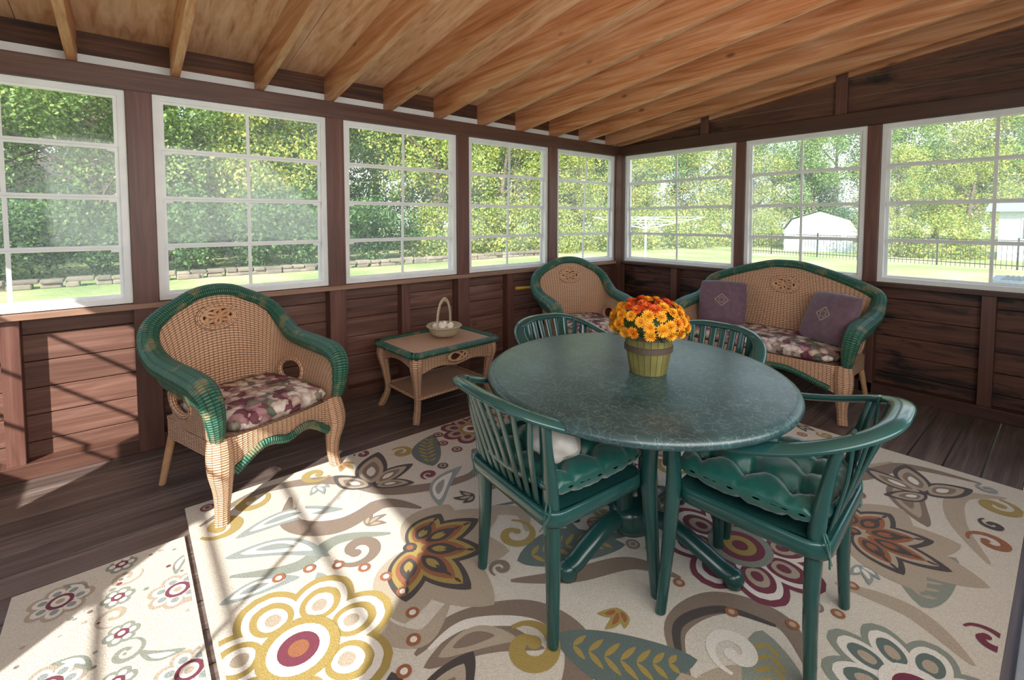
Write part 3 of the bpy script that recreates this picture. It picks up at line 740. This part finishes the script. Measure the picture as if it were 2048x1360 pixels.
def treemesh(seed,H,Rr,nleaf,lmt,trunk=True,size=.17,low=.25):
    rr=random.Random(seed); b=MB()
    if trunk:
        b.tube([(0,0,0,.22),(rr.uniform(-.2,.2),rr.uniform(-.2,.2),H*.35,.17),(rr.uniform(-.3,.3),0,H*.8,.06)],8,0,sm=4)
        for k in range(7):
            a=rr.uniform(0,2*pi); z=H*rr.uniform(.2,.6); q=Rr*rr.uniform(.5,.9)
            b.tube([(0,0,z,.08),(q*.5*math.cos(a),q*.5*math.sin(a),z+q*.35,.05),(q*math.cos(a),q*math.sin(a),z+q*.6,.02)],6,0,sm=3)
    blobs=[]
    for k in range(34):
        a=rr.uniform(0,2*pi); t=rr.random(); z=H*(low+(1-low)*t); q=Rr*math.sqrt(rr.random())*(1-.55*abs(t-.4)); blobs.append((q*math.cos(a),q*math.sin(a),z,Rr*rr.uniform(.22,.42)))
    for k in range(nleaf):
        x,y,z,r_=rr.choice(blobs); d=Vector((rr.gauss(0,1),rr.gauss(0,1),rr.gauss(0,1))).normalized()*r_*rr.random()**.4
        p=Vector((x,y,z))+d; p.z=max(p.z,.05)
        u=Vector((rr.gauss(0,1),rr.gauss(0,1),rr.gauss(0,1))).normalized(); w=u.cross(Vector((rr.gauss(0,1),rr.gauss(0,1),rr.gauss(0,1)))).normalized(); s_=size*rr.uniform(.6,1.2)
        b.add([p,p+u*s_*.5+w*s_*.3,p+u*s_,p+u*s_*.5-w*s_*.3],[(0,1,2,3)],1)
    o=b.obj('tree_src',[m_bark,lmt],smooth=False); me=o.data; bpy.data.objects.remove(o); return me
TM=[treemesh(1,9.5,3.4,18000,lm[0],low=.18),treemesh(2,8,3.0,16000,lm[1],low=.15),treemesh(3,11,3.8,20000,lm[2],low=.2),treemesh(4,9,3.2,9000,lm[1],low=.35)]
BM=[treemesh(8,1.6,1.3,6000,lm[2],False,.10,.1),treemesh(9,1.5,1.4,6000,lm[1],False,.10,.1)]
def put(name,me,x,y,s=1,r=0,z=GZ):
    o=bpy.data.objects.new(name,me); COL.objects.link(o); o.location=(x,y,z); o.rotation_euler=(0,0,r); o.scale=(s,s,s); return o
rr=random.Random(21)
x=-14
while x<16:
    put('tree',TM[rr.choice([0,2,0,1,3])],x+rr.uniform(-.6,.6),20.5+rr.uniform(-1,2.5),rr.uniform(.8,1.1),rr.uniform(0,6)); x+=rr.uniform(2.6,3.8)
for x,y,k,s in [(16,20,1,.9),(19,19,1,.8),(22,20,3,.9),(25,18,1,.8),(28,19,0,.9),(31,17,1,.9),(34,14.5,1,.8),(37,12,0,.8),(38,7.5,1,.75),(30,23,0,1),(36,18,2,1),(42,12,2,.9),(20,24,2,1),(26,24,2,1),(46,9,0,1.0),(47,5.2,1,1.05),(48,1.6,0,1.0),(49,-2,1,1.1),(52,-6,0,1.2),(55,8,2,1.2),(56,3,2,1.2),(38,4.0,1,.68),(41,16,2,1)]:
    put('tree',TM[k],x,y,s,rr.uniform(0,6))
x=-16
while x<34:
    put('tree',TM[rr.choice([0,2])],x,28+rr.uniform(-1,2),rr.uniform(.9,1.2),rr.uniform(0,6)); x+=3.6
for x,y,s,k in [(-3,18.4,1.4,0),(5.5,18.0,1.6,0),(8.2,18.4,1.4,0),(11,18.4,1.4,1),(-7,18.6,1.5,0),(-5,18.8,1.6,0),(1,18.6,1.5,0),(3.2,19,1.6,0),(-1,19,1.5,0),(-9.5,18.6,1.6,0),(14,18.2,1.5,1),(17,17.6,1.3,1),(20,16.6,1.4,1),(23,15.8,1.4,1),(26,15,1.4,1),(27,5.6,1.0,1),(27,3.6,1.1,1),(29,14,1.2,1),(31,12.5,1.2,1),(34,9.4,1.3,0)]:
    put('shrub',BM[k],x,y,s,rr.uniform(0,6))
b=MB(); x=-9
while x<16:
    for lay in range(2):
        w=rr.uniform(.25,.55); hgt=.12; y=16.0+rr.uniform(-.08,.08); s_=rr.uniform(-.02,.02)
        b.box((x,y,GZ+lay*hgt),(x+w,y+.35,GZ+lay*hgt+hgt*.95+s_))
    x+=w+.03
b.obj('stone_border',plain('fieldstone','#6a6054',.9,'#877a6a',3,.4,island=.5),smooth=False,bevel=.03)
m_fence=plain('fence_black','#2a2c2a',.4)
b=MB()
def fence(p,q):
    p=Vector(p);q=Vector(q); L=(q-p).length; d=(q-p)/L; n_=int(L/.13)
    for i in range(n_+1):
        c=p+d*(i*.13); w=.025 if i%16==0 else .007; b.box((c.x-w,c.y-w,GZ),(c.x+w,c.y+w,GZ+(1.08 if i%16==0 else 1.0)))
    for z in (.12,.84,.96):
        b.add([(p.x,p.y,GZ+z),(q.x,q.y,GZ+z),(q.x,q.y,GZ+z+.03),(p.x,p.y,GZ+z+.03)],[(0,1,2,3)])
fence((24.5,11.5,0),(22,-4,0)); b.obj('metal_fence',m_fence,smooth=False)
# gambrel shed
e=empty('garden_shed',(28,8.6,GZ),-75)
m_shed=plain('shed_white','#e6eaee',.5); m_shroof=plain('shed_roof','#b4babf',.7,'#a4abb1')
b=MB(); pr=[(-1.6,0),(-1.6,1.1),(-1.25,1.65),(0,2.1),(1.25,1.65),(1.6,1.1),(1.6,0)]
L_=3.0
for y in (0,L_): b.add([(x,y,z) for x,z in pr],[tuple(range(7))],0)
b.grid([[(x,0,z),(x,L_,z)] for x,z in pr[:2]],0); b.grid([[(x,0,z),(x,L_,z)] for x,z in pr[5:]],0)
b.grid([[(x*1.06,-.12,z+.04),(x*1.06,L_+.12,z+.04)] for x,z in pr[1:6]],1)
b.box((-.75,-.04,.1),(.75,0,1.4),2); b.box((-.03,-.06,.1),(.03,-.04,1.4),1)
for x in (-.78,.74): b.box((x,-.06,.1),(x+.05,-.03,1.45),1)
b.obj('shed_body',[m_shed,m_shroof,plain('shed_door','#b6bdc2',.5)],e,False)
def house(name,loc,rzz,w,d,h,rh,mw,mr):
    e=empty(name,loc,rzz); b=MB(); b.box((-w/2,-d/2,0),(w/2,d/2,h),0)
    b.add([(-w/2-.4,-d/2-.4,h),(w/2+.4,-d/2-.4,h),(w/2+.4,0,h+rh),(-w/2-.4,0,h+rh),(w/2+.4,d/2+.4,h),(-w/2-.4,d/2+.4,h)],[(0,1,2,3),(3,2,4,5),(0,3,5),(1,4,2)],1)
    for x in (-w*.3,0,w*.3):
        b.box((x-.5,-d/2-.05,.9),(x+.5,-d/2,h-.3),2); b.box((x-.56,-d/2-.03,.84),(x+.56,-d/2-.01,h-.24),3)
    b.obj('house_body',[mw,mr,plain('house_glass','#4a5560',.15),m_white],e,False)
house('neighbour_house',(3,35,GZ),0,14,7,2.6,2.6,plain('house_pink','#e0cfc6',.8),plain('roof_brown','#b89a8a',.8,'#a28674',3))
house('white_house',(30,-.9,GZ),-90,6,4,2.0,.6,plain('house_white','#cfd6dc',.7),plain('roof_grey','#7d8184',.8))
e=empty('clothesline',(10.2,7.0,GZ),20)
b=MB(); b.tube([(0,0,0,.028),(0,0,1.75,.025)],8,0,sm=2)
for k in range(4):
    a=pi/2*k; b.tube([(0,0,1.45,.014),(1.4*math.cos(a),1.4*math.sin(a),1.75,.012)],6,0,sm=2); b.tube([(0,0,1.74,.010),(.8*math.cos(a),.8*math.sin(a),1.62,.010)],6,0,sm=2)
for q in (.4,.6,.8,1.0):
    for k in range(4):
        a=pi/2*k;c=a+pi/2; z=1.45+.3*q; b.tube([(1.4*q*math.cos(a),1.4*q*math.sin(a),z,.004),(1.4*q*math.cos(c),1.4*q*math.sin(c),z,.004)],4,0,sm=1)
b.obj('line_frame',plain('galvanised','#e2e5e7',.4),e)
e=empty('air_conditioner',(9.9,.35,GZ),0)
b=MB(); b.box((-.4,-.4,0),(.4,.4,.80),0); b.box((-.42,-.42,.80),(.42,.42,.84),1)
for k in range(14): b.box((-.415,-.36,.08+.05*k),(-.40,.36,.10+.05*k),1)
for k in range(12): b.box((-.33,-.33+.055*k,.84),(.33,-.30+.055*k,.855),0)
b.obj('condenser',[plain('ac_grey','#3f484e',.7),plain('ac_light','#566168',.7)],e,False)
# ---------------------------------------------------------------- sky, sun, lights
w=bpy.data.worlds.new('World'); S.world=w; w.use_nodes=True; t=w.node_tree; bg=t.nodes['Background']
tc=t.nodes.new('ShaderNodeTexCoord'); sp=t.nodes.new('ShaderNodeSeparateXYZ'); t.links.new(tc.outputs['Generated'],sp.inputs[0])
cr_=t.nodes.new('ShaderNodeValToRGB'); t.links.new(sp.outputs[2],cr_.inputs[0])
cr_.color_ramp.elements[0].position=0; cr_.color_ramp.elements[0].color=(.80,.90,1,1)
cr_.color_ramp.elements[1].position=.6; cr_.color_ramp.elements[1].color=(.36,.58,.95,1)
nz=t.nodes.new('ShaderNodeTexNoise'); nz.inputs['Scale'].default_value=3.2; nz.inputs['Detail'].default_value=6; t.links.new(tc.outputs['Generated'],nz.inputs[0])
r2=t.nodes.new('ShaderNodeValToRGB'); r2.color_ramp.elements[0].position=.45; r2.color_ramp.elements[1].position=.62; t.links.new(nz.outputs[0],r2.inputs[0])
mx=t.nodes.new('ShaderNodeMix'); mx.data_type='RGBA'; t.links.new(r2.outputs[0],mx.inputs[0]); t.links.new(cr_.outputs[0],mx.inputs[6]); mx.inputs[7].default_value=(1,1,1,1)
t.links.new(mx.outputs[2],bg.inputs[0]); bg.inputs[1].default_value=1.75
sl=bpy.data.lights.new('sun','SUN'); sl.energy=9; sl.angle=.009; sl.color=(1,.96,.90)
so=bpy.data.objects.new('sun',sl); COL.objects.link(so)
EL=math.radians(31); d=Vector((.76*math.cos(EL),.65*math.cos(EL),-math.sin(EL))); so.rotation_euler=d.to_track_quat('-Z','Y').to_euler(); so.location=(-8,-8,8)
al=bpy.data.lights.new('fill_light','AREA'); al.shape='RECTANGLE'; al.size=4.5; al.size_y=1.2; al.energy=76; al.color=(1,.99,.97)  # no real fixture: unseen soft area lamp added behind the camera to brighten the interior
ao=bpy.data.objects.new('fill_light',al); COL.objects.link(ao); ao.location=(1.6,-.68,1.6)
ao.rotation_euler=Vector((.15,1,.14)).to_track_quat('-Z','Y').to_euler()
# ---------------------------------------------------------------- camera
cam=bpy.data.cameras.new('camera'); co=bpy.data.objects.new('camera',cam); COL.objects.link(co); S.camera=co
cam.lens=16.45; cam.shift_y=-0.0942; cam.clip_start=.02; cam.clip_end=300
co.location=(0,0,1.3); co.rotation_euler=(math.radians(87),0,math.radians(-39.6))
